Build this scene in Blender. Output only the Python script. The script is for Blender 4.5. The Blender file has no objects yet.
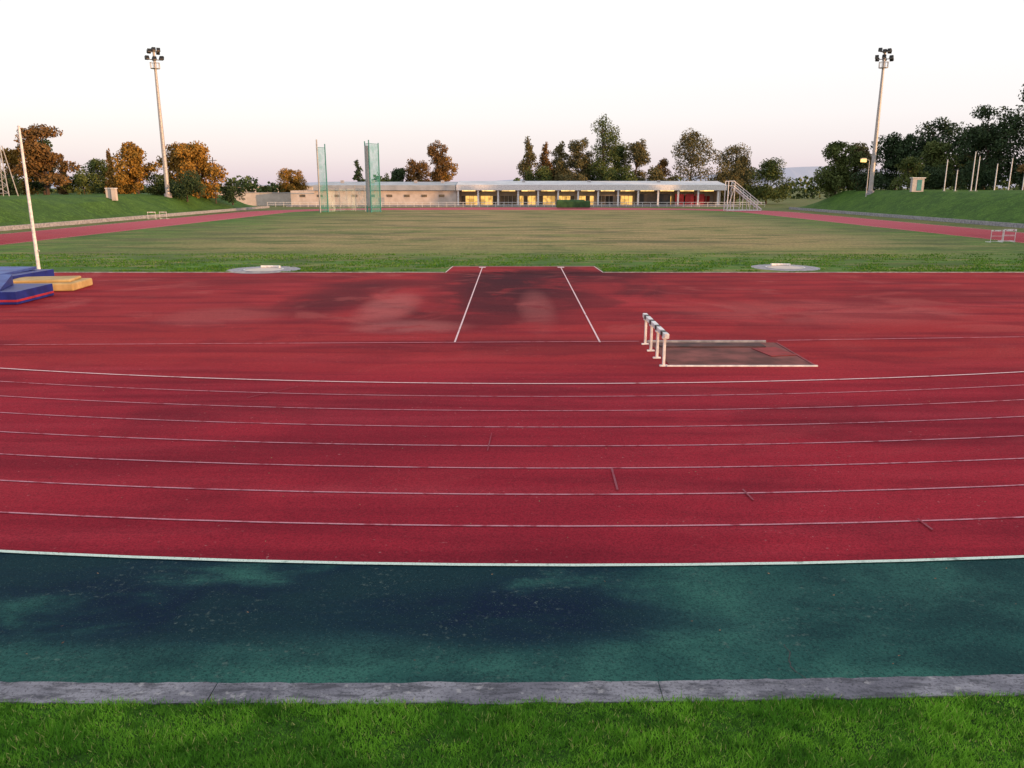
import bpy, math, random
import numpy as np
from mathutils import Vector, Matrix
random.seed(7); rng=np.random.default_rng(7)
sc=bpy.context.scene
sc.view_settings.view_transform='Standard'; sc.view_settings.look='None'; sc.view_settings.exposure=0

# ---------------------------------------------------------------- materials
class N:
    def __init__(s,name):
        s.m=bpy.data.materials.new(name); s.m.use_nodes=True
        s.t=s.m.node_tree; s.b=s.t.nodes['Principled BSDF']; s.b.inputs['Roughness'].default_value=.85
        s.b.inputs['Specular IOR Level'].default_value=.12
        s.tc=s.t.nodes.new('ShaderNodeTexCoord').outputs['Object']
    def link(s,a,b): s.t.links.new(a,b)
    def setv(s,inp,v):
        if isinstance(v,bpy.types.NodeSocket): s.link(v,inp)
        else:
            if isinstance(v,tuple) and len(v)==3 and inp.type=='RGBA': v=(*v,1)
            inp.default_value=v
    def mapping(s,scale=(1,1,1),loc=(0,0,0),rot=(0,0,0)):
        n=s.t.nodes.new('ShaderNodeMapping'); s.link(s.tc,n.inputs[0])
        n.inputs['Scale'].default_value=scale; n.inputs['Location'].default_value=loc; n.inputs['Rotation'].default_value=rot
        return n.outputs[0]
    def noise(s,scale,detail=4,dist=0,vec=None,rough=.55):
        n=s.t.nodes.new('ShaderNodeTexNoise'); s.link(vec or s.tc,n.inputs['Vector'])
        n.inputs['Scale'].default_value=scale; n.inputs['Detail'].default_value=detail
        n.inputs['Distortion'].default_value=dist; n.inputs['Roughness'].default_value=rough
        return n.outputs['Fac']
    def step(s,v,a,b,c=0.,d=1.):
        n=s.t.nodes.new('ShaderNodeMapRange'); n.interpolation_type='SMOOTHSTEP'
        if a>b: a,b,c,d=b,a,d,c
        s.setv(n.inputs[0],v); n.inputs[1].default_value=a; n.inputs[2].default_value=b; n.inputs[3].default_value=c; n.inputs[4].default_value=d
        return n.outputs[0]
    def mix(s,f,a,b,mode='MIX'):
        n=s.t.nodes.new('ShaderNodeMix'); n.data_type='RGBA'; n.blend_type=mode
        s.setv(n.inputs[0],f); s.setv(n.inputs[6],a); s.setv(n.inputs[7],b); return n.outputs[2]
    def math(s,op,a,b=0.):
        n=s.t.nodes.new('ShaderNodeMath'); n.operation=op; s.setv(n.inputs[0],a); s.setv(n.inputs[1],b); return n.outputs[0]
    def mul(s,*a):
        r=a[0]
        for k in a[1:]: r=s.math('MULTIPLY',r,k)
        return r
    def xyz(s):
        n=s.t.nodes.new('ShaderNodeSeparateXYZ'); s.link(s.tc,n.inputs[0]); return n.outputs
    def blob(s,cx,cy,rx,ry):
        x,y,z=s.xyz()
        a=s.math('DIVIDE',s.math('SUBTRACT',x,cx),rx); b=s.math('DIVIDE',s.math('SUBTRACT',y,cy),ry)
        q=s.math('ADD',s.math('MULTIPLY',a,a),s.math('MULTIPLY',b,b))
        return s.step(q,1.0,.0)
    def island(s):
        return s.t.nodes.new('ShaderNodeNewGeometry').outputs['Random Per Island']
    def bump(s,h,strength=.3,dist=.02):
        n=s.t.nodes.new('ShaderNodeBump'); n.inputs['Strength'].default_value=strength; n.inputs['Distance'].default_value=dist
        s.link(h,n.inputs['Height']); s.link(n.outputs[0],s.b.inputs['Normal'])
    def col(s,c): s.setv(s.b.inputs['Base Color'],c); return s
    def rough(s,r): s.b.inputs['Roughness'].default_value=r; return s

def simple(name,c1,c2=None,scale=3,rough=.7,metal=0,bump=0):
    n=N(name); c2=c2 or tuple(x*.7 for x in c1)
    f=n.step(n.noise(scale,5),.35,.65)
    n.col(n.mix(f,c1,c2)); n.rough(rough); n.b.inputs['Metallic'].default_value=metal
    n.b.inputs['Specular IOR Level'].default_value=.35
    if bump: n.bump(n.noise(scale*8,3),bump)
    return n.m

def track_mat(name='red_rubber'):
    n=N(name); x,y,z=n.xyz()
    a=n.step(n.noise(.13,5,.6),.38,.62)
    c=n.mix(a,(.345,.020,.036),(.265,.015,.030))
    c=n.mix(n.step(y,18,24,0,.8),c,(.345,.030,.032))
    st=n.noise(1.0,5,0,n.mapping((.12,1.3,1)))
    c=n.mix(n.step(st,.45,.75,0,.4),c,(.42,.045,.065))
    st=n.noise(1.0,5,.3,n.mapping((.10,1.0,1),(8,3,0)))
    c=n.mix(n.step(st,.46,.66,0,.65),c,(.175,.010,.022))
    dm=n.math('MULTIPLY',n.step(y,24.5,30),n.step(y,62,50))
    sw=n.noise(.10,5,2.2,n.mapping((1,1.0,1),(3.1,7.7,0)),.5)
    sw=n.step(sw,.46,.60)
    xm=n.math('MULTIPLY',n.step(x,-13,-6),n.step(x,14,4,.15,1))
    c=n.mix(n.mul(sw,dm,n.math('ADD',n.math('MULTIPLY',xm,.45),.12)),c,(.075,.011,.018))
    nz=n.step(n.noise(.28,5,1.0,n.mapping((1,1,1),(1,5,0))),.28,.54)
    for (bx_,by_,rx,ry,k) in((-.2,39,4.6,11,.92),(1.5,44,7.5,4.5,.85),(-8.0,34,2.2,6,.70),(-6.5,40.5,4.5,2.6,.6),(-1.2,29.5,4.5,3.6,.62),(7,39,5,5,.35),(19,36,9,3.5,.35),(-17,41,7,2.5,.35),(4,45,9,1.6,.5),(.5,24.2,6,2,.35)):
        c=n.mix(n.mul(n.blob(bx_,by_,rx,ry),n.step(nz,0,1,.2,1),k),c,(.048,.009,.016))
    du=n.step(n.noise(.12,5,2.6,n.mapping((1,1.2,1),(11,2,0))),.54,.66)
    c=n.mix(n.math('MULTIPLY',du,n.math('ADD',n.math('MULTIPLY',dm,.26),.08)),c,(.44,.105,.10))
    for (bx_,by_,rx,ry,k) in((-5.0,32.5,1.5,5.5,.62),(-3.6,27.6,2.6,1.8,.55),(1.0,32,.9,7,.35),(-11,30,3,3,.3),(12,31,7,4,.30)):
        c=n.mix(n.mul(n.blob(bx_,by_,rx,ry),n.step(nz,.1,.9,.35,1),k),c,(.44,.13,.125))
    bl=n.step(n.noise(.35,5,.8,n.mapping((.6,1.4,1),(5,0,0))),.50,.68)
    c=n.mix(n.math('MULTIPLY',bl,.48),c,(.15,.010,.020))
    g=n.noise(34,3,0,None,.75)
    c=n.mix(n.step(g,.40,.64,0,.7),c,n.mix(.6,c,(.03,.003,.008)))
    g2=n.noise(60,2)
    c=n.mix(n.step(g2,.66,.74,0,.45),c,(.46,.15,.16))
    lichen=n.math('MULTIPLY',n.step(n.noise(11,3),.67,.74),n.step(n.noise(.4,2),.42,.62))
    c=n.mix(n.math('MULTIPLY',lichen,.6),c,(.42,.19,.19))
    far_sheen=n.step(y,50,120,0,.75)
    c=n.mix(far_sheen,c,(.47,.115,.145))  # pink grazing sheen of the distant straights mixed into the base colour
    n.col(c); n.rough(.85); n.b.inputs['Specular IOR Level'].default_value=.05; n.bump(g,.6,.012); return n.m

def green_mat():
    n=N('green_rubber'); x,y,z=n.xyz()
    c=n.mix(n.step(n.noise(.6,5,.3),.38,.62),(.040,.135,.110),(.022,.085,.075))
    s=n.noise(.55,6,.35,n.mapping((.7,1.5,1),(1.3,.4,0)),.6)
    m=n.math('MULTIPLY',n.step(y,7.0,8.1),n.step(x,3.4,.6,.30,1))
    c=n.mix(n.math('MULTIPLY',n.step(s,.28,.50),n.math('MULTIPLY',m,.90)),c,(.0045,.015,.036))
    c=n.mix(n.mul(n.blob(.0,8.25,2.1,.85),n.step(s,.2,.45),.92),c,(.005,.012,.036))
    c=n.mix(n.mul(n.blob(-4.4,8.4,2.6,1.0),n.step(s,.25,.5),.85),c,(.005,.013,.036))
    c=n.mix(n.mul(n.step(s,.46,.62),.65),c,(.010,.036,.042))
    g=n.noise(36,3,0,None,.75)
    c=n.mix(n.step(g,.42,.68,0,.7),c,(.005,.018,.024))
    c=n.mix(n.step(n.noise(55,2),.62,.74,0,.35),c,(.13,.22,.19))
    fine=n.math('MULTIPLY',n.step(n.noise(12,6,0,None,.75),.56,.68),n.step(n.noise(.9,3),.46,.62))
    c=n.mix(n.math('MULTIPLY',fine,.5),c,(.14,.18,.16))
    n.col(c); n.b.inputs['Specular IOR Level'].default_value=.05; n.bump(g,.6,.012); return n.m

def line_mat(name,c,under,wear=.5):
    n=N(name)
    f=n.step(n.noise(3.5,6,.2,None,.65),wear,wear+.2,0,.85)
    f2=n.step(n.noise(45,2),.5,.75,0,.6)
    n.col(n.mix(n.math('MAXIMUM',f,f2),c,under)); return n.m

def field_mat():
    n=N('infield_grass'); x,y,z=n.xyz()
    c=n.mix(n.step(n.noise(.25,5),.38,.62),(.080,.185,.020),(.045,.120,.016))
    c=n.mix(n.step(n.noise(1.2,5,0,n.mapping((.25,1,1))),.5,.7,0,.6),c,(.17,.22,.05))
    xr=n.math('MULTIPLY',n.step(x,-44,-16),n.step(x,48,26))
    m=n.math('MULTIPLY',n.step(y,50,72),n.step(y,182,168,.7,1))
    st=n.noise(.10,6,.3,n.mapping((.35,2.0,1)),.65)
    st2=n.noise(.5,4,.1,n.mapping((.08,1.0,1)))
    q=n.math('ADD',n.math('MULTIPLY',st,.6),n.math('MULTIPLY',st2,.4))
    t=n.mul(m,xr,n.step(q,.40,.54,.45,1))
    c=n.mix(t,c,(.37,.255,.125))
    dry=n.mul(n.step(n.noise(.35,6,.4,n.mapping((.4,1.6,1),(3,3,0)),.65),.48,.60),.6)
    c=n.mix(dry,c,(.27,.215,.085))
    dk=n.step(n.noise(.22,6,.4,n.mapping((.5,1.3,1),(9,1,0)),.7),.50,.62,0,.75)
    c=n.mix(dk,c,(.065,.100,.022))
    w=n.step(n.noise(.09,4,.5,n.mapping((.6,1.6,1),(2,14,0)),.6),.54,.62,0,.55)
    c=n.mix(n.mul(w,m),c,(.10,.085,.045))
    g=n.noise(4,6,0,None,.8)
    c=n.mix(n.step(g,.42,.60,0,.55),c,(.030,.062,.012))
    n.col(c); n.bump(g,.6,.06); return n.m

def grass_mat(name,c1,c2,c3,s=1.):
    n=N(name)
    c=n.mix(n.step(n.noise(.22*s,5),.38,.62),c1,c2)
    c=n.mix(n.step(n.noise(.7*s,6,.4,None,.7),.50,.64,0,.7),c,tuple(v*1.5 for v in c1))
    g=n.noise(3*s,6,0,None,.78)
    c=n.mix(n.step(g,.42,.62,0,.75),c,c3)
    n.col(c); n.bump(g,.8,.1); return n.m

def concrete_edge_mat():
    n=N('weathered_concrete')
    c=n.mix(n.step(n.noise(1.1,6,.4),.38,.62),(.30,.29,.33),(.17,.165,.20))
    c=n.mix(n.step(n.noise(4,6,.3,n.mapping((.6,2,1)),.7),.46,.62,0,.8),c,(.075,.075,.09))
    c=n.mix(n.step(n.noise(30,3,0,None,.8),.50,.66,0,.7),c,(.05,.05,.06))
    c=n.mix(n.step(n.noise(9,4),.60,.70,0,.55),c,(.44,.42,.43))
    n.col(c); n.bump(n.noise(22,4,0,None,.8),.9,.03); return n.m

def blade_mat(name='grass_blade',k=1.):
    n=N(name); r=n.island()
    S=lambda *v: tuple(q*k for q in v)
    c=n.mix(r,S(.12,.33,.020),S(.30,.60,.060))
    c=n.mix(n.step(n.noise(1.1,5,.4),.42,.60,0,.66),c,S(.050,.20,.018))
    c=n.mix(n.step(n.noise(5,3,.2),.50,.65,0,.6),c,S(.035,.13,.012))
    c=n.mix(n.step(r,.94,.98),c,S(.50,.48,.18))
    n.col(c); n.rough(.6)
    tr=n.t.nodes.new('ShaderNodeBsdfTranslucent'); n.link(c,tr.inputs[0])
    ms=n.t.nodes.new('ShaderNodeMixShader'); ms.inputs[0].default_value=.3
    n.link(n.b.outputs[0],ms.inputs[1]); n.link(tr.outputs[0],ms.inputs[2])
    n.link(ms.outputs[0],n.t.nodes['Material Output'].inputs[0]); return n.m

def leaf_mat(name,c1,c2,dark):
    n=N(name); r=n.island()
    c=n.mix(r,c1,c2)
    c=n.mix(n.step(n.noise(.45,2),.42,.62,0,.65),c,dark)
    n.col(c); n.rough(.7); return n.m

def net_mat(name,c,alpha):
    n=N(name); n.col(c)
    w=n.step(n.noise(.8,2),.3,.7,alpha-.15,alpha+.15)
    n.link(w,n.b.inputs['Alpha']); return n.m

def glow_mat(name,c,e,st):
    n=N(name); n.col(c)
    f=n.step(n.noise(.7,3),.4,.6)
    n.setv(n.b.inputs['Emission Color'],n.mix(f,e,tuple(v*.45 for v in e))); n.b.inputs['Emission Strength'].default_value=st
    n.rough(.2); return n.m

M_track=track_mat(); M_green=green_mat(); M_field=field_mat(); M_edge=concrete_edge_mat()
RED=(.27,.02,.04)
M_line=line_mat('worn_line_paint',(.52,.23,.28),RED,.47)
M_line2=line_mat('line_paint',(.70,.50,.53),RED,.53)
M_line3=line_mat('edge_line_paint',(.58,.68,.61),(.05,.12,.1),.54)
M_mark=line_mat('faded_mark_paint',(.24,.07,.09),RED,.45)
M_ground=grass_mat('ground_grass',(.10,.13,.035),(.18,.16,.06),(.045,.060,.018))
M_bank=grass_mat('bank_grass',(.070,.140,.022),(.045,.100,.018),(.018,.045,.008),1.6)
M_lawn=grass_mat('lawn_soil',(.05,.14,.015),(.035,.10,.012),(.01,.03,.006),4)
M_conc=simple('concrete',(.34,.33,.36),(.20,.19,.22),4,.9,0,.5)
M_white=simple('white_paint',(.74,.72,.73),(.52,.50,.53),6,.5)
M_offw=simple('cream_render',(.56,.48,.44),(.46,.39,.35),.6,.8)
M_steel=simple('galvanised_steel',(.42,.40,.40),(.33,.31,.32),4,.5,.2)
M_dark=simple('dark_opening',(.03,.028,.03),(.06,.05,.045),.6,.5)
M_black=simple('black_paint',(.02,.02,.022),None,5,.5)
M_roof=simple('roof_metal',(.36,.38,.42),(.28,.30,.33),.5,.5,.1)
M_roof2=simple('pale_roof',(.62,.60,.62),(.50,.49,.51),.4,.6)
M_glass=simple('window_glass',(.10,.09,.08),(.22,.16,.10),.5,.15)
M_sunglow=glow_mat('sunset_glow_window',(.3,.2,.1),(1.0,.56,.14),1.25)  # sunset reflection in the panes, put in as emission
M_lamp=glow_mat('lamp_and_sun_glint',(.5,.4,.2),(1.0,.62,.18),2.6)
M_reddoor=simple('red_door',(.42,.03,.03),(.30,.02,.02),1,.6)
M_blue=simple('blue_vinyl',(.010,.022,.20),(.006,.012,.12),1.5,.5,0,.2)
M_lblue=simple('light_blue_vinyl',(.05,.10,.33),(.03,.05,.22),1.2,.55,0,.2)
M_redv=simple('red_vinyl',(.34,.02,.04),None,1.5,.5)
M_tan=simple('foam_pad',(.50,.35,.16),(.36,.24,.10),1.4,.85,0,.3)
M_cover=simple('green_cover',(.035,.10,.03),(.02,.06,.02),1.4,.8,0,.4)
M_teal=simple('teal_paint',(.05,.24,.23),(.03,.17,.17),2,.5)
M_net=net_mat('green_net',(.05,.26,.25),.42)
M_wnet=net_mat('white_net',(.5,.6,.58),.26)
M_pit=simple('pit_surface',(.085,.026,.024),(.20,.060,.055),.9,.95,0,.4)
M_bark=simple('bark',(.09,.06,.045),(.05,.035,.03),3,.95)
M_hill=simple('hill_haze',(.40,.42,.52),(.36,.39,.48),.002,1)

# ---------------------------------------------------------------- mesh builder
class MB:
    def __init__(s): s.v=[];s.f=[];s.mi=[];s.mats=[]
    def mi_(s,m):
        if m not in s.mats: s.mats.append(m)
        return s.mats.index(m)
    def poly(s,vs,m):
        k=len(s.v); s.v+= [tuple(v) for v in vs]; s.f.append(tuple(range(k,k+len(vs)))); s.mi.append(s.mi_(m))
    def box(s,c,d,m,rz=0,rx=0,ry=0):
        R=Matrix.Rotation(rz,3,'Z')@Matrix.Rotation(ry,3,'Y')@Matrix.Rotation(rx,3,'X'); k=len(s.v)
        for a in(-.5,.5):
            for b in(-.5,.5):
                for e in(-.5,.5):
                    s.v.append(tuple(Vector(c)+R@Vector((a*d[0],b*d[1],e*d[2]))))
        for q in((0,1,3,2),(4,6,7,5),(0,4,5,1),(2,3,7,6),(0,2,6,4),(1,5,7,3)):
            s.f.append(tuple(k+i for i in q)); s.mi.append(s.mi_(m))
    def tube(s,p0,p1,r0,m,r1=None,n=8):
        r1=r0 if r1 is None else r1
        p0=Vector(p0);p1=Vector(p1); q=(p1-p0).to_track_quat('Z','Y'); k=len(s.v)
        for p,r in((p0,r0),(p1,r1)):
            for i in range(n):
                a=2*math.pi*i/n; s.v.append(tuple(p+q@Vector((r*math.cos(a),r*math.sin(a),0))))
        j=s.mi_(m)
        for i in range(n):
            s.f.append((k+i,k+(i+1)%n,k+n+(i+1)%n,k+n+i)); s.mi.append(j)
        s.f.append(tuple(k+n-1-i for i in range(n))); s.mi.append(j)
        s.f.append(tuple(k+n+i for i in range(n))); s.mi.append(j)
    def obj(s,name,bevel=0,loc=(0,0,0),rz=0):
        me=bpy.data.meshes.new(name); me.from_pydata(s.v,[],s.f); me.update()
        for m in s.mats: me.materials.append(m)
        me.polygons.foreach_set('material_index',s.mi)
        o=bpy.data.objects.new(name,me); sc.collection.objects.link(o); o.location=loc; o.rotation_euler[2]=rz
        if bevel:
            b=o.modifiers.new('b','BEVEL'); b.width=bevel; b.segments=2; b.limit_method='ANGLE'
        return o

# ---------------------------------------------------------------- ground and track
CX,RA,RB=0.8,44.0,31.0
CY=19.2+RB; LEN=143.2+44-RB-CY
LW=1.22
def stadium(off,n=110):
    pts=[]
    for i in range(n+1):
        a=math.pi+math.pi*i/n; c,s_=math.cos(a),math.sin(a)
        nx,ny=c/RA,s_/RB; l=math.hypot(nx,ny); pts.append((CX+RA*c+off*nx/l,CY+RB*s_+off*ny/l))
    for i in range(n+1):
        a=math.pi*i/n; c,s_=math.cos(a),math.sin(a)
        nx,ny=c/RA,s_/RB; l=math.hypot(nx,ny); pts.append((CX+RA*c+off*nx/l,CY+LEN+RB*s_+off*ny/l))
    return pts
def ring(name,off,w,m,z):
    b=MB(); A=stadium(off-w/2);B=stadium(off+w/2); L=len(A)
    for i in range(L):
        j=(i+1)%L; b.poly([(*A[i],z),(*B[i],z),(*B[j],z),(*A[j],z)],m)
    return b.obj(name)

b=MB(); b.poly([(-4000,-300,0),(4000,-300,0),(4000,6000,0),(-4000,6000,0)],M_ground); b.obj('ground')
def kerb_y(x): return 6.76+(x+1.8)**2/(330. if x>-1.8 else 500.)
xs=[i*1.0 for i in range(-30,31)]
b=MB(); b.poly([(x,kerb_y(x),.012) for x in xs]+[(30,34,.012),(-30,34,.012)],M_green); b.obj('green_running_apron')
b=MB(); b.poly([(*p,.018) for p in stadium(8*LW)],M_track); b.obj('running_track')

pts=[]; y0=45.7; y1=174.
def ihw(y,yc): return (RA-.3)*math.sqrt(max(0,1-((y-yc)/(RB-.3))**2))
for i in range(12):
    y=y0+(CY-y0)*i/12; pts.append((CX+ihw(y,CY),y))
yt=CY+LEN
for i in range(25):
    y=yt+(y1-yt)*i/24; pts.append((CX+ihw(y,yt) if y>yt else CX+RA-.3,y))
left=[(2*CX-p[0],p[1]) for p in reversed(pts)]
hw=ihw(y0,CY)
b=MB(); b.poly([(*p,.026) for p in pts+left],M_field); b.obj('infield_grass')
b=MB()
b.poly([(-3.75,45.5,.034),(5.15,45.5,.034),(5.0,49.3,.034),(-3.6,49.3,.034)],M_track); b.obj('javelin_runway')

b=MB()  # painted markings
zz=.044
def strip(p,q,w,m,z=zz):
    p=Vector((*p,z));q=Vector((*q,z));d=(q-p).normalized();n_=Vector((-d.y,d.x,0))*w/2
    b.poly([p-n_,q-n_,q+n_,p+n_],m)
strip((-1.79,24.6),(-1.79,48.9),.055,M_line2); strip((2.75,24.6),(2.95,48.9),.055,M_line2)
strip((-3.65,49.3),(5.05,49.3),.10,M_line2); strip((-3.78,45.6),(-3.62,49.3),.06,M_line2); strip((5.18,45.6),(5.02,49.3),.06,M_line2)
strip((-1.79-.2,48.6),(-1.79+.2,48.6),.5,M_line2,.050); strip((2.75,48.6),(3.15,48.6),.5,M_line2,.050)
strip((-22,24.0),(4.0,24.75),.05,M_line); strip((8.4,24.9),(24,26.1),.05,M_line)
strip((1.69,12.04),(1.72,13.05),.035,M_mark,.046); strip((3.74,11.6),(3.70,12.06),.03,M_mark,.046); strip((5.95,10.5),(5.93,10.9),.035,M_mark,.046)
strip((-6.1,17.8),(-5.2,18.9),.02,M_mark,.046); strip((-.45,14.0),(-.4,15.1),.02,M_mark,.046)
b.obj('track_markings')
b=MB()
for sx in(-1,1):
    xa=CX-hw if sx<0 else 5.25; xb=-3.85 if sx<0 else CX+hw
    b.box(((xa+xb)/2,y0,.045),(xb-xa,.06,.04),M_conc)
b.obj('infield_kerb')
for k in range(9):
    if k==8: ring('lane_line',8*LW,.07,M_line3,.028)
    elif k==0: ring('lane_line',0,.065,M_line2,.036)
    else: ring('lane_line',k*LW,.042,M_line,.028)

b=MB()
p=Vector((2.90,7.62,0))
for i in range(14):
    q=p+Vector((random.uniform(-.025,.035),-.05,0)); w=random.uniform(.003,.009)
    b.poly([(p.x-w,p.y,.016),(p.x+w,p.y,.016),(q.x+w,q.y,.016),(q.x-w,q.y,.016)],M_black); p=q
b.obj('apron_crack')

b=MB(); xx=np.arange(-30,30.01,.12); js=[-23.1,-18.2,-11.7,-7.4,-2.95,1.35,6.9,12.2,19,24]
ra=rng.normal(0,.007,len(xx)); rb=rng.normal(0,.006,len(xx)); rh=np.convolve(rng.normal(0,.006,len(xx)),np.ones(5)/5,'same')
for i in range(len(xx)-1):
    xa,xb=xx[i],xx[i+1]; g=.008 if any(xa<=j<xb for j in js) else 0
    xb-=g
    P=[(xa,kerb_y(xa)-.17+ra[i]),(xb,kerb_y(xb)-.17+ra[i+1]),(xb,kerb_y(xb)+.15+rb[i+1]),(xa,kerb_y(xa)+.15+rb[i])]
    ha,hb=.035+rh[i],.035+rh[i+1]
    b.poly([(*P[0],ha),(*P[1],hb),(*P[2],hb),(*P[3],ha)],M_edge)
    b.poly([(*P[0],0),(*P[1],0),(*P[1],hb),(*P[0],ha)],M_edge); b.poly([(*P[2],0),(*P[3],0),(*P[3],ha),(*P[2],hb)],M_edge)
b.obj('concrete_edging')

def lz(d): return min(.02+.07*min(d,2.6)+max(0,d-2.6)*.70,2.95)
b=MB(); gx=np.linspace(-30,30,61); rows=[0,.4,1,1.8,2.6,3.6,4.6,5.6,7.5,12]
for i in range(60):
    for j in range(len(rows)-1):
        q=[]
        for (a,r) in((gx[i],rows[j]),(gx[i],rows[j+1]),(gx[i+1],rows[j+1]),(gx[i+1],rows[j])):
            q.append((a,kerb_y(a)-.17-r,lz(r)))
        b.poly(q,M_lawn)
b.obj('lawn_bank')

def soup(name,V,k,mats):
    n=V.shape[0]; me=bpy.data.meshes.new(name)
    me.vertices.add(n*k); me.vertices.foreach_set('co',V.reshape(-1).astype(np.float32))
    me.loops.add(n*k); me.loops.foreach_set('vertex_index',np.arange(n*k,dtype=np.int32))
    me.polygons.add(n); me.polygons.foreach_set('loop_start',np.arange(0,n*k,k,dtype=np.int32))
    me.update(calc_edges=True)
    for m in mats: me.materials.append(m)
    o=bpy.data.objects.new(name,me); sc.collection.objects.link(o)
    return o
def blades(name,bx,by,bz,h,w,leanf,mat):
    nb=len(bx); ang=rng.uniform(0,6.283,nb); lean=rng.uniform(0,leanf,nb)*h; la=rng.uniform(0,6.283,nb)
    V=np.zeros((nb,3,3),np.float32)
    V[:,0]=np.stack([bx-np.cos(ang)*w,by-np.sin(ang)*w,bz],1)
    V[:,1]=np.stack([bx+np.cos(ang)*w,by+np.sin(ang)*w,bz],1)
    V[:,2]=np.stack([bx+np.cos(la)*lean,by+np.sin(la)*lean,bz+h],1)
    return soup(name,V,3,[mat])
nb=190000
bx=rng.uniform(-8.5,8.5,nb); d=rng.uniform(-.03,2.1,nb)
by=6.76+(bx+1.8)**2/np.where(bx>-1.8,330.,500.)-.17-d; bz=.02+.07*np.maximum(d,0)
cl=np.sin(bx*3.1+by*2.3)*np.sin(by*5.3-bx*1.7)+.8*np.sin(bx*11+np.sin(by*7)*2)*np.sin(by*13+bx*3)
h=rng.uniform(.025,.06,nb)*np.clip(1+.45*cl,.35,2.1)
blades('lawn_grass',bx,by,bz,h,rng.uniform(.003,.007,nb),1.1,blade_mat())
# coarse turf tufts on the near strip and rim of the infield
nb=60000
bx=rng.uniform(-42,42,nb); t_=rng.uniform(0,1,nb)**1.8*13; by=45.72+t_
k=(np.sin(bx*1.3+by)*np.sin(by*2.1-bx*.6)+np.sin(bx*.31)*np.sin(by*.7)>-.25)&~((bx>-3.9)&(bx<5.3)&(by<49.5))&((bx+14.6)**2+(by-47.3)**2>4.2)&((bx-16.5)**2+(by-48.6)**2>4.)
bx,by=bx[k],by[k]; n_=len(bx)
blades('infield_turf',bx,by,np.full(n_,.026),rng.uniform(.04,.10,n_),rng.uniform(.02,.05,n_),1.2,blade_mat('turf_blade',.50))

# fallen leaves and grit scattered on the track
n_=420; fx=rng.uniform(-16,18,n_); fy=7.1+rng.uniform(0,1,n_)**1.3*36
s_=rng.uniform(.008,.022,n_); V=np.zeros((n_,4,3),np.float32)
an=rng.uniform(0,6.28,n_)
for j,(u,v) in enumerate(((1,0),(0,.6),(-1,0),(0,-.6))):
    V[:,j]=np.stack([fx+s_*(u*np.cos(an)-v*np.sin(an)),fy+s_*(u*np.sin(an)+v*np.cos(an)),.054+rng.uniform(0,.012,n_)],1)
soup('fallen_leaves',V,4,[simple('dry_leaf',(.30,.17,.09),(.10,.05,.03),9,.9)])

def bank(name,prof,y0,y1,n=60):
    b=MB(); ys=np.linspace(y0,y1,n)
    def pt(i,j):
        x,z=prof[j]; y=ys[i]; f=min(1,(i)/4,(n-1-i)/6)
        wob=.15*math.sin(y*.21+x)+.1*math.sin(y*.53)
        return (x+wob*(z>.5),y,max(.01 if z<.1 else 0,z*f+ (wob*.8 if .5<z else 0)*f))
    for i in range(n-1):
        for j in range(len(prof)-1):
            b.poly([pt(i,j),pt(i+1,j),pt(i+1,j+1),pt(i,j+1)],M_bank)
    return b.obj(name)
bank('grass_bank',[(-57.3,.35),(-58.5,.9),(-61.5,2.5),(-63.5,3.2),(-66,3.4),(-90,3.3),(-150,3.0),(-185,0)],20,196)
bank('grass_bank',[(61.3,.35),(62.5,1.0),(66,3.0),(68,3.9),(71,4.15),(95,4.1),(150,3.8),(190,0)],20,186)
for X in(-57.0,61.0):
    b=MB(); y=24.
    while y<(190 if X<0 else 178):
        b.box((X,y+2,.24),(.3,3.96,.5),M_conc); y+=4
    b.obj('retaining_wall')

# ---------------------------------------------------------------- throwing circles
def circle(x,y,r):
    b=MB(); n=40
    b.poly([(r*math.cos(2*math.pi*i/n),r*math.sin(2*math.pi*i/n)*1.05,0) for i in range(n)],M_conc)
    R=1.07
    for i in range(n):
        a,c=2*math.pi*i/n,2*math.pi*(i+1)/n
        P=[(R*math.cos(a),R*math.sin(a)),((R+.08)*math.cos(a),(R+.08)*math.sin(a)),((R+.08)*math.cos(c),(R+.08)*math.sin(c)),(R*math.cos(c),R*math.sin(c))]
        b.poly([(*q,.03) for q in P],M_white)
    b.poly([(1.05*math.cos(2*math.pi*i/n),1.05*math.sin(2*math.pi*i/n),.006) for i in range(n)],M_offw)
    for i in range(8):
        a=math.radians(62+i*7); b.box((1.22*math.cos(a),1.22*math.sin(a),.07),(.16,.13,.13),M_white,a+math.pi/2)
    b.obj('throwing_circle',loc=(x,y,.032))
circle(-14.6,47.3,2.1); circle(16.5,48.6,2.0)

# ---------------------------------------------------------------- steeplechase pit and barrier
b=MB()
b.poly([(4.3,21.25,.032),(8.2,21.25,.032),(8.2,24.6,.032),(4.3,24.6,.032)],M_pit)
b.box((6.25,21.2,.035),(4.1,.045,.05),M_white); b.box((6.1,24.66,.05),(3.7,.08,.08),M_conc)
b.box((6.1,24.75,.03),(3.7,.04,.05),M_white)
b.box((8.25,22.9,.03),(.07,3.3,.03),simple('rubber_edge',(.20,.02,.03),None,3))
b.box((6.1,24.1,.05),(3.2,.6,.03),simple('rubber_mat_old',(.04,.022,.024),(.10,.04,.04),2,.9))
b.box((7.7,23.1,.045),(.8,1.2,.02),simple('rubber_patch',(.26,.03,.035),None,2,.9),.2)
b.obj('steeplechase_water_pit',.01)
b=MB()
ys=[21.25,22.28,23.31,24.34]
for y in ys:
    b.box((4.12,y,.40),(.07,.08,.80),M_white)
    b.box((4.12,y,.03),(.22,.10,.05),M_white)
    b.box((4.12,y,.80),(.13,.16,.05),M_white)
L=3.66; seg=12; y=20.97
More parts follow.
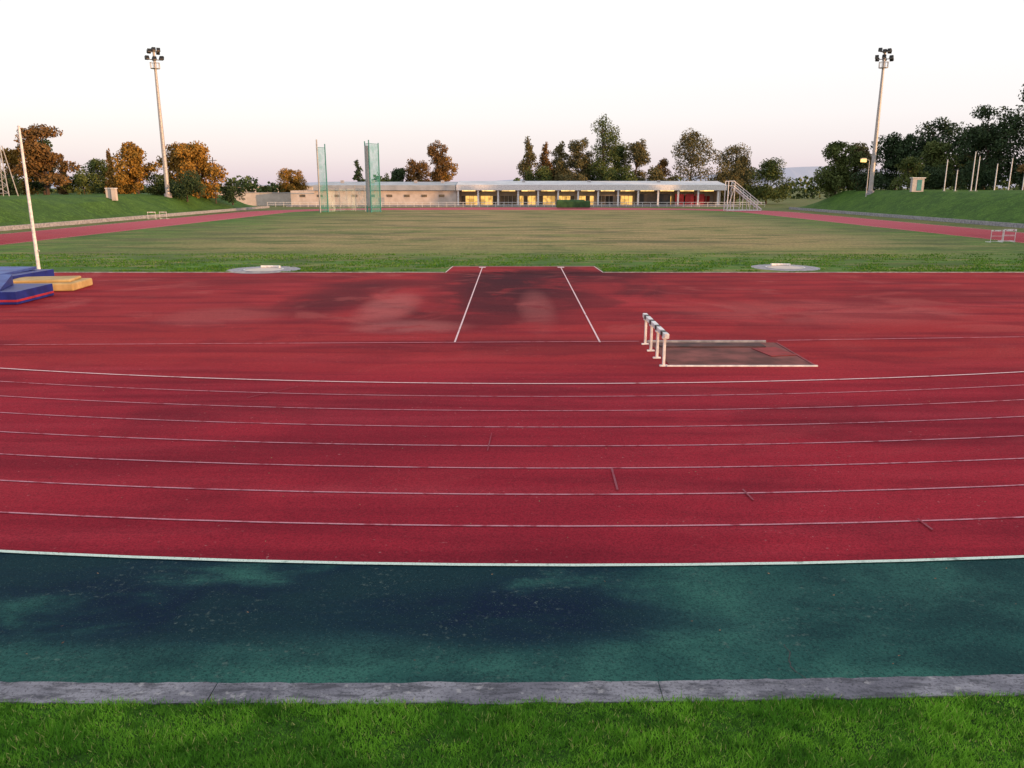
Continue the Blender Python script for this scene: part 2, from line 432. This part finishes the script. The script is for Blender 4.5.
for i in range(seg):
    l=L/seg; b.box((4.12,y+l/2,.89),(.127,l-.002,.127),M_white if i%3!=1 else M_black); y+=l
b.obj('steeplechase_barrier',.008)

# ---------------------------------------------------------------- landing mats
def slab(b,c,d,m,band=None,rz=0):
    b.box(c,d,m,rz)
    if band: b.box((c[0],c[1],c[2]-d[2]*.22),(d[0]+.03,d[1]+.03,d[2]*.18),band,rz)
b=MB()
slab(b,(-23.8,34.2,.30),(6.6,3.0,.52),M_blue,M_redv,.05)
b.poly([(-27,32.8,.57),(-21.1,32.8,.57),(-22.1,35.5,1.0),(-27,35.5,1.0)],M_lblue)
b.poly([(-27,35.5,.57),(-22.1,35.5,.57),(-22.1,35.5,1.0),(-27,35.5,1.0)],M_blue)
b.poly([(-21.1,32.8,.57),(-22.1,35.5,.57),(-22.1,35.5,1.0)],M_blue)
slab(b,(-27.3,39.6,.34),(7.2,4.0,.60),M_blue,M_redv,-.04)
b.box((-27.6,39.6,.69),(6.4,3.4,.12),M_lblue,-.04,.03)
b.box((-24.3,36.9,.16),(4.6,1.0,.28),M_redv,.02)
for i in range(5): b.box((-26.0+i*1.1,32.66+i*.055,.40),(.45,.02,.10),M_white,.05)
b.obj('pole_vault_landing_mat',.09)
b=MB(); b.box((-22.3,38.4,.20),(3.3,2.4,.36),M_tan,.12); b.box((-22.4,38.5,.44),(2.7,1.8,.14),M_tan,.2)
b.obj('foam_landing_pad',.10)
b=MB(); b.tube((-27.3,46.4,0),(-27.3,46.4,8.0),.10,M_white,.065,12); b.box((-27.3,46.4,.06),(.6,.6,.12),M_conc)
b.tube((-27.3,46.4,8.0),(-27.3,46.4,8.08),.1,M_white,.03,12); b.tube((-27.2,46.4,1.2),(-27.12,46.4,1.2),.05,M_steel)
b.obj('flag_pole')

# ---------------------------------------------------------------- hurdles
def hurdle(x,y,z=0,rz=0):
    b=MB()
    for s in(-.55,.55):
        b.tube((s,0,.03),(s,0,.98),.022,M_white); b.box((s,.3,.025),(.05,.72,.05),M_white)
    b.box((0,0,1.02),(1.2,.03,.12),M_white)
    for s in(-.35,.35): b.box((s,-.018,1.02),(.12,.012,.06),M_redv)
    b.tube((-.55,.03,.55),(.55,.03,.55),.014,M_white); b.tube((-.55,.64,.03),(.55,.64,.03),.014,M_white)
    b.obj('hurdle',loc=(x,y,z+.02),rz=rz)
hurdle(42.6,71.3,0,.05); hurdle(43.8,71.6,0,-.06); hurdle(44.6,72.8,0,.1)
hurdle(-54.7,124,0,.15); hurdle(-53.2,124.6,0,-.1)

# ---------------------------------------------------------------- throwing cage
b=MB()
def panel(pts,z0,z1,net,post=M_teal,r=.13):
    for p in pts: b.tube((*p,0),(*p,z1+random.uniform(0,.8)),r,post,r*.8)
    for p,q in zip(pts,pts[1:]):
        b.poly([(*p,z0),(*q,z0),(*q,z1-.3),(*p,z1-.3)],net)
        b.tube((*p,z1-.2),(*q,z1-.2),.05,post)
panel([(-37.4,159.5),(-36.7,156.5),(-35.6,158.5)],.1,12.2,M_net)
panel([(-28.0,158.5),(-26.9,156.5),(-25.6,159.5)],.1,12.9,M_net)
b.box((-27.4,157.0,6.8),(.75,.12,11.0),M_steel)
panel([(-35.6,158.5),(-34.2,163),(-31.6,165.5),(-29.2,163),(-28.0,158.5)],.1,4.6,M_wnet,M_steel,.07)
b.tube((-36.6,156.3,0),(-36.6,156.3,13.4),.13,M_steel); 
b.obj('throwing_cage')

b=MB()
X0,Y0=43.6,166.; Wd=7.0;Ht=5.4;Dp=2.4
for yy in(0,Dp):
    b.tube((X0,Y0+yy,0),(X0,Y0+yy,Ht+.5),.09,M_white); b.tube((X0+1.3,Y0+yy,0),(X0+1.3,Y0+yy,Ht+.4),.08,M_white)
    b.tube((X0+1.0,Y0+yy,Ht-.4),(X0+Wd,Y0+yy,.3),.12,M_white); b.tube((X0+1.0,Y0+yy,Ht+.6),(X0+Wd,Y0+yy,1.4),.07,M_white)
    b.tube((X0,Y0+yy,Ht+.5),(X0+1.3,Y0+yy,Ht+.5),.07,M_white)
    b.tube((X0,Y0+yy,.15),(X0+Wd,Y0+yy,.15),.09,M_white)
    for t in(.35,.6,.85): b.tube((X0+1+(Wd-1)*t,Y0+yy,.15),(X0+1+(Wd-1)*t,Y0+yy,Ht+.6-(Ht-.8)*t),.06,M_white)
    b.tube((X0,Y0+yy,.2),(X0+1.3,Y0+yy,Ht-.5),.05,M_white)
for i in range(9):
    t=i/9; b.box((X0+1.2+(Wd-1.2)*t,Y0+Dp/2,Ht-.5-(Ht-.8)*t),(.45,Dp,.07),M_white)
b.box((X0+.65,Y0+Dp/2,Ht-.4),(1.3,Dp,.08),M_white)
b.obj('judges_stand')

b=MB(); b.box((13.9,187,.95),(7.6,3.4,1.5),M_cover,0); b.box((13.4,187,1.75),(6.2,2.6,.35),M_cover,.03); b.obj('covered_landing_mat',.3)

# ---------------------------------------------------------------- floodlight masts
def mast(x,y,z,H,rz):
    b=MB()
    b.tube((0,0,-.4),(0,0,H*.5),.42,M_steel,.33,12); b.tube((0,0,H*.5),(0,0,H),.33,M_steel,.2,12)
    b.tube((0,0,-.4),(0,0,.4),.7,M_conc,.65,12)
    for zz,hw_ in((H-.2,.75),(H-1.5,1.2)):
        b.tube((-hw_,0,zz),(hw_,0,zz),.08,M_steel)
        for i,s in enumerate(np.linspace(-hw_,hw_,3)):
            for yy in(-.5,.55):
                if random.random()<.1: continue
                R=random.uniform(-.5,.5); zj=zz+random.uniform(-.15,.35)
                b.tube((s,0,zz),(s,yy*.6,zj),.05,M_black)
                b.box((s,yy,zj+.1),(.62,.40,.56),M_black,R,-.5 if yy<0 else .5)
                b.box((s+math.sin(R)*.2,yy*1.46,zj),(.5,.03,.44),M_glass,R,-.5 if yy<0 else .5)
    b.tube((0,0,H-3.0),(0,0,H-2.92),.8,M_steel,.8,14)
    for i in range(10):
        a=i*math.pi/5; c=i*math.pi/5+math.pi/5
        b.tube((.8*math.cos(a),.8*math.sin(a),H-2.95),(.8*math.cos(a),.8*math.sin(a),H-2.0),.04,M_steel,n=5)
        b.tube((.8*math.cos(a),.8*math.sin(a),H-2.0),(.8*math.cos(c),.8*math.sin(c),H-2.0),.04,M_steel,n=5)
    for i in range(20): b.tube((-.2,-.48,1+i*1.0),(.2,-.48,1+i*1.0),.02,M_steel,n=4)
    b.obj('floodlight_mast',loc=(x,y,z),rz=rz)
mast(-63.2,151,3.2,24.9,.5); mast(67.3,154.5,3.7,25.0,-.5)

# ---------------------------------------------------------------- clubhouse
root=bpy.data.objects.new('clubhouse_building',None); sc.collection.objects.link(root)
def part(b,name,bev=0):
    o=b.obj(name,bev); o.parent=root; return o
Yf=208.
b=MB()
b.box((-35,Yf+4,1.95),(42,8,3.9),M_offw)
b.box((33.5,Yf+7.2,1.95),(39,1.6,3.9),M_offw); b.box((0,Yf+7.2,1.95),(28,1.6,3.9),M_offw)
b.box((52.6,Yf+4,2.0),(.4,7.9,4.0),M_offw)
part(b,'walls')
b=MB()
def slope(xa,xb,m,zf0,zf1,zt,rf):
    b.box(((xa+xb)/2,Yf-1.0,(zf0+zf1)/2),(xb-xa,.25,zf1-zf0),m)
    b.poly([(xa,Yf-.87,zf1-.02),(xb,Yf-.87,zf1-.02),(xb,Yf+9,zt),(xa,Yf+9,zt)],rf)
    b.poly([(xa,Yf-.87,zf0+.02),(xb,Yf-.87,zf0+.02),(xb,Yf+9,zf0+.02),(xa,Yf+9,zf0+.02)],M_offw)
    for x in(xa,xb): b.poly([(x,Yf-.87,zf0+.02),(x,Yf+9,zf0+.02),(x,Yf+9,zt),(x,Yf-.87,zf1-.02)],m)
slope(-50,-14.2,M_roof,3.95,5.2,6.1,M_roof); slope(-14,54.0,M_white,3.95,5.3,6.3,M_roof2)
b.box((-53,Yf+4,3.2),(6,8.2,.25),M_roof)
for x in(-44,-36,-25,-18,3,20,38): b.box((x,Yf+6,6.0),(.8,.8,.9),M_steel)
part(b,'roof')
b=MB()
for i in range(14): b.box((-13.6+i*5.05,Yf-.4,1.975),(.42,.42,3.95),M_white)
part(b,'columns')
b=MB(); 
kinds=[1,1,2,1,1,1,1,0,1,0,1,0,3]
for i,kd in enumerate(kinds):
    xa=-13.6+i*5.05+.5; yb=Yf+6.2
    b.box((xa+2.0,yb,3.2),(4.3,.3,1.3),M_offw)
    m={0:M_dark,1:M_sunglow,2:M_glass,3:M_reddoor}[kd]
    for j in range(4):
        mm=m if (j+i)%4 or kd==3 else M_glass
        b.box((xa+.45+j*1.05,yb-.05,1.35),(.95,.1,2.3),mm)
        b.box((xa+.98+j*1.05,yb-.12,1.35),(.08,.12,2.4),M_white)
for i in range(3): b.box((42.6+i*2.6,Yf+1.0,1.6),(2.2,.15,2.9),M_reddoor)
b.box((36,Yf+2,1.6),(9,.2,3.0),M_dark)
part(b,'glazing_and_doors')
b=MB()
for i in range(13): b.box((-11+i*5.05,Yf+1.5,3.82),(3.4,.5,.18),M_lamp)
part(b,'canopy_lamps')
b=MB()
for i in range(9): b.box((-53+i*4.4,Yf-.06,2.6),(1.4,.1,.6),M_glass)
b.box((-33,Yf-.05,1.1),(1.4,.12,2.2),M_steel)
part(b,'windows')
b=MB(); b.box((0,Yf-3,.15),(112,4,.3),M_conc); part(b,'terrace')
b=MB(); 
for i in range(62): b.tube((-60+i*2,201,0),(-60+i*2,201,1.1),.05,M_white,n=6)
b.tube((-60,201,1.1),(62,201,1.1),.05,M_white); b.tube((-60,201,.6),(62,201,.6),.04,M_white)
b.obj('perimeter_railing')
b=MB(); b.box((-68,215,1.6),(22,.3,3.2),M_offw); b.box((-68,215,3.3),(22.4,.5,.2),M_steel); b.obj('boundary_wall')
b=MB(); b.box((-120,380,2.5),(60,18,5),M_offw); b.box((-120,380,5.2),(61,19,.5),M_roof)
for i in range(12): b.box((-147+i*5,370.9,2.4),(2,.2,1.6),M_dark)
b.obj('warehouse')

# ---------------------------------------------------------------- right bank furniture
def bankpost(name,x,y,z,h,r=.09):
    b=MB(); b.tube((0,0,-.3),(0,0,h),r,M_white,r*.8); b.box((0,0,0),(.5,.5,.1),M_conc)
    b.tube((0,0,h),(0,0,h+.12),r*1.3,M_steel,r*.5)
    b.obj(name,loc=(x,y,z))
for x,h in((74.0,5.1),(75.9,3.4),(78.6,6.4),(79.4,5.6)): bankpost('goal_post',x,141,4.1,h)
for x,h in((82.0,4.4),(84.4,5.3),(86.8,5.0),(88.2,6.0)): bankpost('goal_post',x,140,4.1,h,.1)
b=MB(); b.box((0,0,1.1),(2.0,.7,2.2),M_steel); b.box((0,0,2.3),(2.3,1.0,.15),M_white); b.box((.2,-.37,1.1),(.8,.05,1.8),M_teal)
b.obj('equipment_kiosk',.04,loc=(68.8,140,3.95))
for X,Y in((-61.9,128),(-63.0,128.5)):
    b=MB(); b.box((0,0,.7),(.7,.6,1.8),M_offw); b.box((0,0,1.65),(.85,.75,.14),M_white); b.obj('gate_pillar',.03,loc=(X,Y,2.9))
b=MB()
for s in((-1,-1),(1,-1),(1,1),(-1,1)): b.tube((s[0]*1.1,s[1]*1.1,-.3),(s[0]*.25,s[1]*.25,7),.07,M_steel)
for k in range(6):
    z=k*1.1+.5; w1=1.1-.85*z/7; w2=1.1-.85*(z+1.1)/7
    b.tube((-w1,-w1,z),(w2,-w2,z+1.1),.04,M_steel); b.tube((w1,-w1,z),(-w2,-w2,z+1.1),.04,M_steel); b.tube((-w1,-w1,z),(w1,-w1,z),.04,M_steel)
b.obj('lattice_tower',loc=(-72,117,3.4))
b=MB(); b.tube((0,0,0),(0,0,9),.12,M_bark,.09); b.tube((-.8,0,8.4),(.8,0,8.4),.06,M_bark)
for s in(-.7,0,.7): b.tube((s,0,8.4),(s,0,8.65),.05,M_white)
b.obj('utility_pole',loc=(-59.5,165,1.5))
b=MB(); b.tube((0,0,0),(0,0,6.4),.1,M_steel,.06); b.tube((0,0,6.4),(-.9,0,6.7),.05,M_steel); b.box((-1.1,0,6.76),(.9,.5,.14),M_steel); b.box((-1.1,-.02,6.4),(.85,.6,.55),M_lamp)  # glowing box under the head stands in for sun reflecting off the lamp
b.obj('street_lamp',loc=(64.6,150,3.0))

# ---------------------------------------------------------------- trees
L_or=leaf_mat('leaf_sunlit_amber',(.25,.13,.025),(.36,.20,.04),(.13,.09,.020))  # orange of the low sun on the trees put into the leaf colour
L_gr=leaf_mat('leaf_green',(.070,.100,.028),(.115,.135,.040),(.032,.052,.016))
L_dk=leaf_mat('leaf_dark',(.030,.058,.026),(.056,.084,.034),(.016,.030,.016))
L_ol=leaf_mat('leaf_olive',(.13,.11,.045),(.18,.15,.065),(.06,.06,.026))
L_br=leaf_mat('leaf_bronze',(.16,.085,.032),(.22,.13,.045),(.07,.045,.02))
def tree(name,x,y,z0,top,width,kind,leaf,seed,dens=1.):
    r=np.random.default_rng(seed); H=top-z0; R=width/2; b=MB()
    tt=H*(.55 if kind=='round' else .85); bend=r.uniform(-.03,.03,2)*H
    tr=.018*H+.05; prev=Vector((0,0,-.3)); pr=tr*1.3
    for i in range(1,6):
        f=i/5; p=Vector((bend[0]*f*f,bend[1]*f*f,tt*f)); rr=tr*(1-.75*f)
        b.tube(prev,p,pr,M_bark,rr,7); prev=p;pr=rr
    cl=[]
    if kind=='round':
        lob=r.uniform(0,6.28,3)
        for i in range(30):
            a=r.uniform(0,6.283); zz=r.uniform(.12,.88); prof=math.sin(math.pi*min(1,(zz+.08)*.92))**.6
            prof*=1+.18*math.sin(2*a+lob[0])+.15*math.sin(9*zz+lob[1]+a)
            rad=R*prof*r.uniform(.15,.82); cr=R*r.uniform(.16,.36)
            cl.append((Vector((rad*math.cos(a),rad*math.sin(a),H*zz)),cr,min(cr*r.uniform(.6,1.2),H*.16)))
        for k in range(3):cl.append((Vector((r.uniform(-.4,.4)*R,0,H*r.uniform(.86,.93))),R*.22,H*.07))
    elif kind=='poplar':
        for i in range(30):
            zz=.08+.88*i/30; a=r.uniform(0,6.283); prof=max(.15,1-((zz-.48)/.58)**2)
            rad=R*.6*prof*r.uniform(.2,1); cr=R*prof*r.uniform(.3,.6)
            cl.append((Vector((rad*math.cos(a),rad*math.sin(a),H*zz)),max(cr,.3),H*r.uniform(.04,.08)))
    elif kind=='cone':
        for i in range(26):
            zz=.08+.88*i/26; a=r.uniform(0,6.283); prof=(1-zz)**.8
            rad=R*prof*r.uniform(.3,.8); cr=R*prof*.5+.2
            cl.append((Vector((rad*math.cos(a),rad*math.sin(a),H*zz)),cr,H*.045))
    elif kind=='pine':
        for i in range(24):
            zz=r.uniform(.22,.93); a=r.uniform(0,6.283); rad=R*r.uniform(.1,.85)*(1.15-zz*.7)
            cl.append((Vector((rad*math.cos(a),rad*math.sin(a),H*zz)),R*r.uniform(.2,.40),H*r.uniform(.04,.08)))
        cl.append((Vector((0,0,H*.95)),R*.25,H*.06))
    elif kind=='bush':
        for i in range(14):
            a=r.uniform(0,6.283); rad=R*r.uniform(0,.75); cl.append((Vector((rad*math.cos(a),rad*math.sin(a),H*r.uniform(.2,.74))),R*r.uniform(.22,.4),H*r.uniform(.18,.28)))
    for c,cr,cz in cl[::2]:
        if kind in('round','pine','poplar') :
            s=Vector((0,0,max(H*.10,c.z-cr*.9-H*.05))); s.z=min(s.z,tt)
            b.tube(s,c,tr*.38,M_bark,.03,5)
    nt=len(b.f); vt=len(b.v)
    wts=np.array([cr*(cr+cz) for c,cr,cz in cl]); area=wts.sum()*3.1
    n=int(min(9000,area*24*dens)); idx=r.choice(len(cl),n,p=wts/wts.sum())
    C=np.array([tuple(c[0]) for c in cl])[idx]; S=np.array([(c[1],c[1],c[2]) for c in cl])[idx]
    D=r.normal(size=(n,3)); D/=np.linalg.norm(D,axis=1)[:,None]
    rad=r.uniform(.2,1.4,(n,1))**.6
    P=C+D*S*rad; P[:,2]=np.maximum(P[:,2],.2)
    e1=r.normal(size=(n,3)); e1/=np.linalg.norm(e1,axis=1)[:,None]
    e2=np.cross(e1,r.normal(size=(n,3))); e2/=np.linalg.norm(e2,axis=1)[:,None]
    s=(r.uniform(.11,.25,(n,1)))*(1.08 if H>8 else .85)
    Q=np.stack([P-e1*s*1.3,P-e2*s*.7,P+e1*s*1.3,P+e2*s*.7],1).reshape(-1,3)
    v=b.v+[tuple(q) for q in Q]; f=b.f+[(vt+4*i,vt+4*i+1,vt+4*i+2,vt+4*i+3) for i in range(n)]
    me=bpy.data.meshes.new(name); me.from_pydata(v,[],f); me.materials.append(M_bark); me.materials.append(leaf)
    me.polygons.foreach_set('material_index',[0]*nt+[1]*n); me.update()
    o=bpy.data.objects.new(name,me); sc.collection.objects.link(o); o.location=(x,y,z0); return o
T=[
('cedar_tree',-84.6,150,3,15.6,11,'pine',L_br),('cedar_tree',-87.5,154,3,13.6,8,'round',L_dk),('broadleaf_tree',-96,160,3,12.2,8,'round',L_or),
('broadleaf_tree',-85,170,3,10.6,8,'round',L_gr),('broadleaf_tree',-69.0,152,3,12.8,8,'round',L_or),('broadleaf_tree',-62.5,164,2.5,13.2,11,'round',L_or),('broadleaf_tree',-67,168,3,13.4,11,'round',L_or),
('cypress_tree',-80,165,3,12.4,2.8,'cone',L_br),('cypress_tree',-77.5,160,3,11.0,2.4,'cone',L_or),('cypress_tree',-89,164,3,11.2,2.8,'cone',L_br),('shrub',-60.5,153,2.4,7.8,7.5,'bush',L_dk),('shrub',-72,154,3,8.2,8,'bush',L_or),('shrub',-79,152,3,7.9,8,'bush',L_gr),('shrub',-66,155,3,7.6,7,'bush',L_gr),
('shrub',-57.2,168,1.5,7.2,5.5,'bush',L_dk),('broadleaf_tree',-80,300,0,11.0,13,'round',L_or),('shrub',-92,148,3,8.4,9,'bush',L_dk),
('cypress_tree',-43,230,0,12.8,5.6,'cone',L_dk),('shrub',-36,232,0,9.0,6,'bush',L_gr),('broadleaf_tree',-32.5,235,0,10.2,8,'round',L_dk),('broadleaf_tree',-26.8,236,0,12.8,10,'round',L_br),('pine_tree',-21.5,240,0,17.6,9,'pine',L_br),('broadleaf_tree',-19.5,243,0,14.5,8,'round',L_or),
('poplar_tree',4.6,240,0,19.0,6.5,'poplar',L_ol),('poplar_tree',9.6,242,0,17.8,6,'poplar',L_br),('poplar_tree',14.3,243,0,18.2,8,'poplar',L_ol),('broadleaf_tree',19.2,240,0,18.8,10,'round',L_ol),
('poplar_tree',26.5,240,0,25.2,13,'poplar',L_gr),('broadleaf_tree',31.5,246,0,17.5,10,'round',L_gr),('broadleaf_tree',36,240,0,18.2,10,'round',L_ol),('broadleaf_tree',43.7,243,0,13,10,'round',L_br),
('broadleaf_tree',51.8,240,0,20.6,15,'round',L_ol),('broadleaf_tree',65,240,0,16.8,14,'round',L_ol),('broadleaf_tree',73,236,0,12.4,13,'round',L_gr),('broadleaf_tree',84,300,0,12,14,'round',L_gr),('shrub',60,236,0,10,10,'bush',L_ol),
('shrub',8,233,0,10.5,9,'bush',L_gr),('shrub',16.5,233,0,11,10,'bush',L_ol),('shrub',31,233,0,11.5,11,'bush',L_gr),('shrub',41,233,0,10.5,10,'bush',L_ol),('shrub',22,250,0,14,11,'bush',L_gr),
('broadleaf_tree',67.6,172,3,14.2,11,'round',L_gr),('broadleaf_tree',73.5,176,3.5,13.4,9,'round',L_ol),('broadleaf_tree',80,172,4,15.4,11,'round',L_dk),('broadleaf_tree',86.5,170,4,18.6,13,'round',L_dk),
('broadleaf_tree',92,161,4,20.4,13,'round',L_dk),('broadleaf_tree',95,153,4,24.0,15,'round',L_dk),('broadleaf_tree',99,178,4,18,14,'round',L_dk),('broadleaf_tree',74,154,4.1,10,7,'round',L_gr),
('broadleaf_tree',104,148,4,22,15,'round',L_dk),('broadleaf_tree',113,138,4,20,15,'round',L_gr),('pine_tree',92,142,4,16,9,'pine',L_br),('shrub',70,162,3.9,9,8,'bush',L_dk),('shrub',80,158,4,9.4,9,'bush',L_dk),('shrub',87,156,4,10,10,'bush',L_dk),('shrub',96,146,4,9,9,'bush',L_dk),('broadleaf_tree',83,163,4,13.5,10,'round',L_gr)]
for i,t in enumerate(T): tree(*t,seed=100+i)

r=np.random.default_rng(5); n=26000
px=r.uniform(-420,420,n); yy=330+25*np.sin(px*.02)+r.uniform(-6,6,n)
hh=5.2+2.2*np.sin(px*.11)+1.5*np.sin(px*.37+1)+np.sin(px*.83)
P=np.stack([px,yy,r.uniform(0,1,n)**.7*np.clip(hh,2.5,12)],1)
e1=r.normal(size=(n,3)); e1/=np.linalg.norm(e1,axis=1)[:,None]; e2=np.cross(e1,r.normal(size=(n,3))); e2/=np.linalg.norm(e2,axis=1)[:,None]
s=r.uniform(.4,.9,(n,1))
soup('distant_tree_line',np.stack([P-e1*s,P-e2*s,P+e1*s,P+e2*s],1),4,[L_gr])

b=MB(); n=120
for i in range(n):
    q=[]
    for k in(i,i+1):
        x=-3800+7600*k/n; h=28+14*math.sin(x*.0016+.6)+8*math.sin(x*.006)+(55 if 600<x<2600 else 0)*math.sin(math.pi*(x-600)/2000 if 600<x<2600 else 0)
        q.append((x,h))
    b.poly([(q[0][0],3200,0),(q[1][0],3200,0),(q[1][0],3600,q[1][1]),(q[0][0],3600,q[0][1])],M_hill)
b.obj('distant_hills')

# ---------------------------------------------------------------- light
az=math.radians(122); el=math.radians(5.)
sp=Vector((math.sin(az)*math.cos(el),math.cos(az)*math.cos(el),math.sin(el)))
sun=bpy.data.lights.new('sun','SUN'); sun.energy=5.0; sun.angle=math.radians(.8); sun.color=(1,.56,.26)
so=bpy.data.objects.new('sun',sun); sc.collection.objects.link(so); so.rotation_euler=(-sp).to_track_quat('-Z','Y').to_euler()
w=bpy.data.worlds.new('World'); sc.world=w; w.use_nodes=True; t=w.node_tree
bg=t.nodes['Background']; sky=t.nodes.new('ShaderNodeTexSky'); sky.sky_type='NISHITA'; sky.sun_disc=False
sky.sun_elevation=el; sky.sun_rotation=az; t.links.new(sky.outputs[0],bg.inputs[0]); bg.inputs[1].default_value=.05
bg2=t.nodes.new('ShaderNodeBackground'); tc=t.nodes.new('ShaderNodeTexCoord'); sx=t.nodes.new('ShaderNodeSeparateXYZ')
t.links.new(tc.outputs['Generated'],sx.inputs[0]); rp=t.nodes.new('ShaderNodeValToRGB'); t.links.new(sx.outputs[2],rp.inputs[0])
e=rp.color_ramp.elements; e[0].position=0; e[0].color=(.68,.57,.66,1); e[1].position=1; e[1].color=(.92,.94,.98,1)
for p,c in((.035,(.79,.71,.77,1)),(.08,(.90,.84,.87,1)),(.15,(.96,.93,.94,1)),(.25,(.98,.97,.98,1))):
    q=e.new(p); q.color=c
t.links.new(rp.outputs[0],bg2.inputs[0]); bg2.inputs[1].default_value=1.0
ad=t.nodes.new('ShaderNodeAddShader'); t.links.new(bg.outputs[0],ad.inputs[0]); t.links.new(bg2.outputs[0],ad.inputs[1]); t.links.new(ad.outputs[0],t.nodes['World Output'].inputs[0])

# ---------------------------------------------------------------- camera
cam=bpy.data.cameras.new('camera'); co=bpy.data.objects.new('camera',cam); sc.collection.objects.link(co)
co.location=(0,0,4.75); co.rotation_euler=(math.radians(90-13.83),0,0); cam.lens=28.125; cam.sensor_width=36; cam.clip_end=9000; cam.clip_start=.1
sc.camera=co
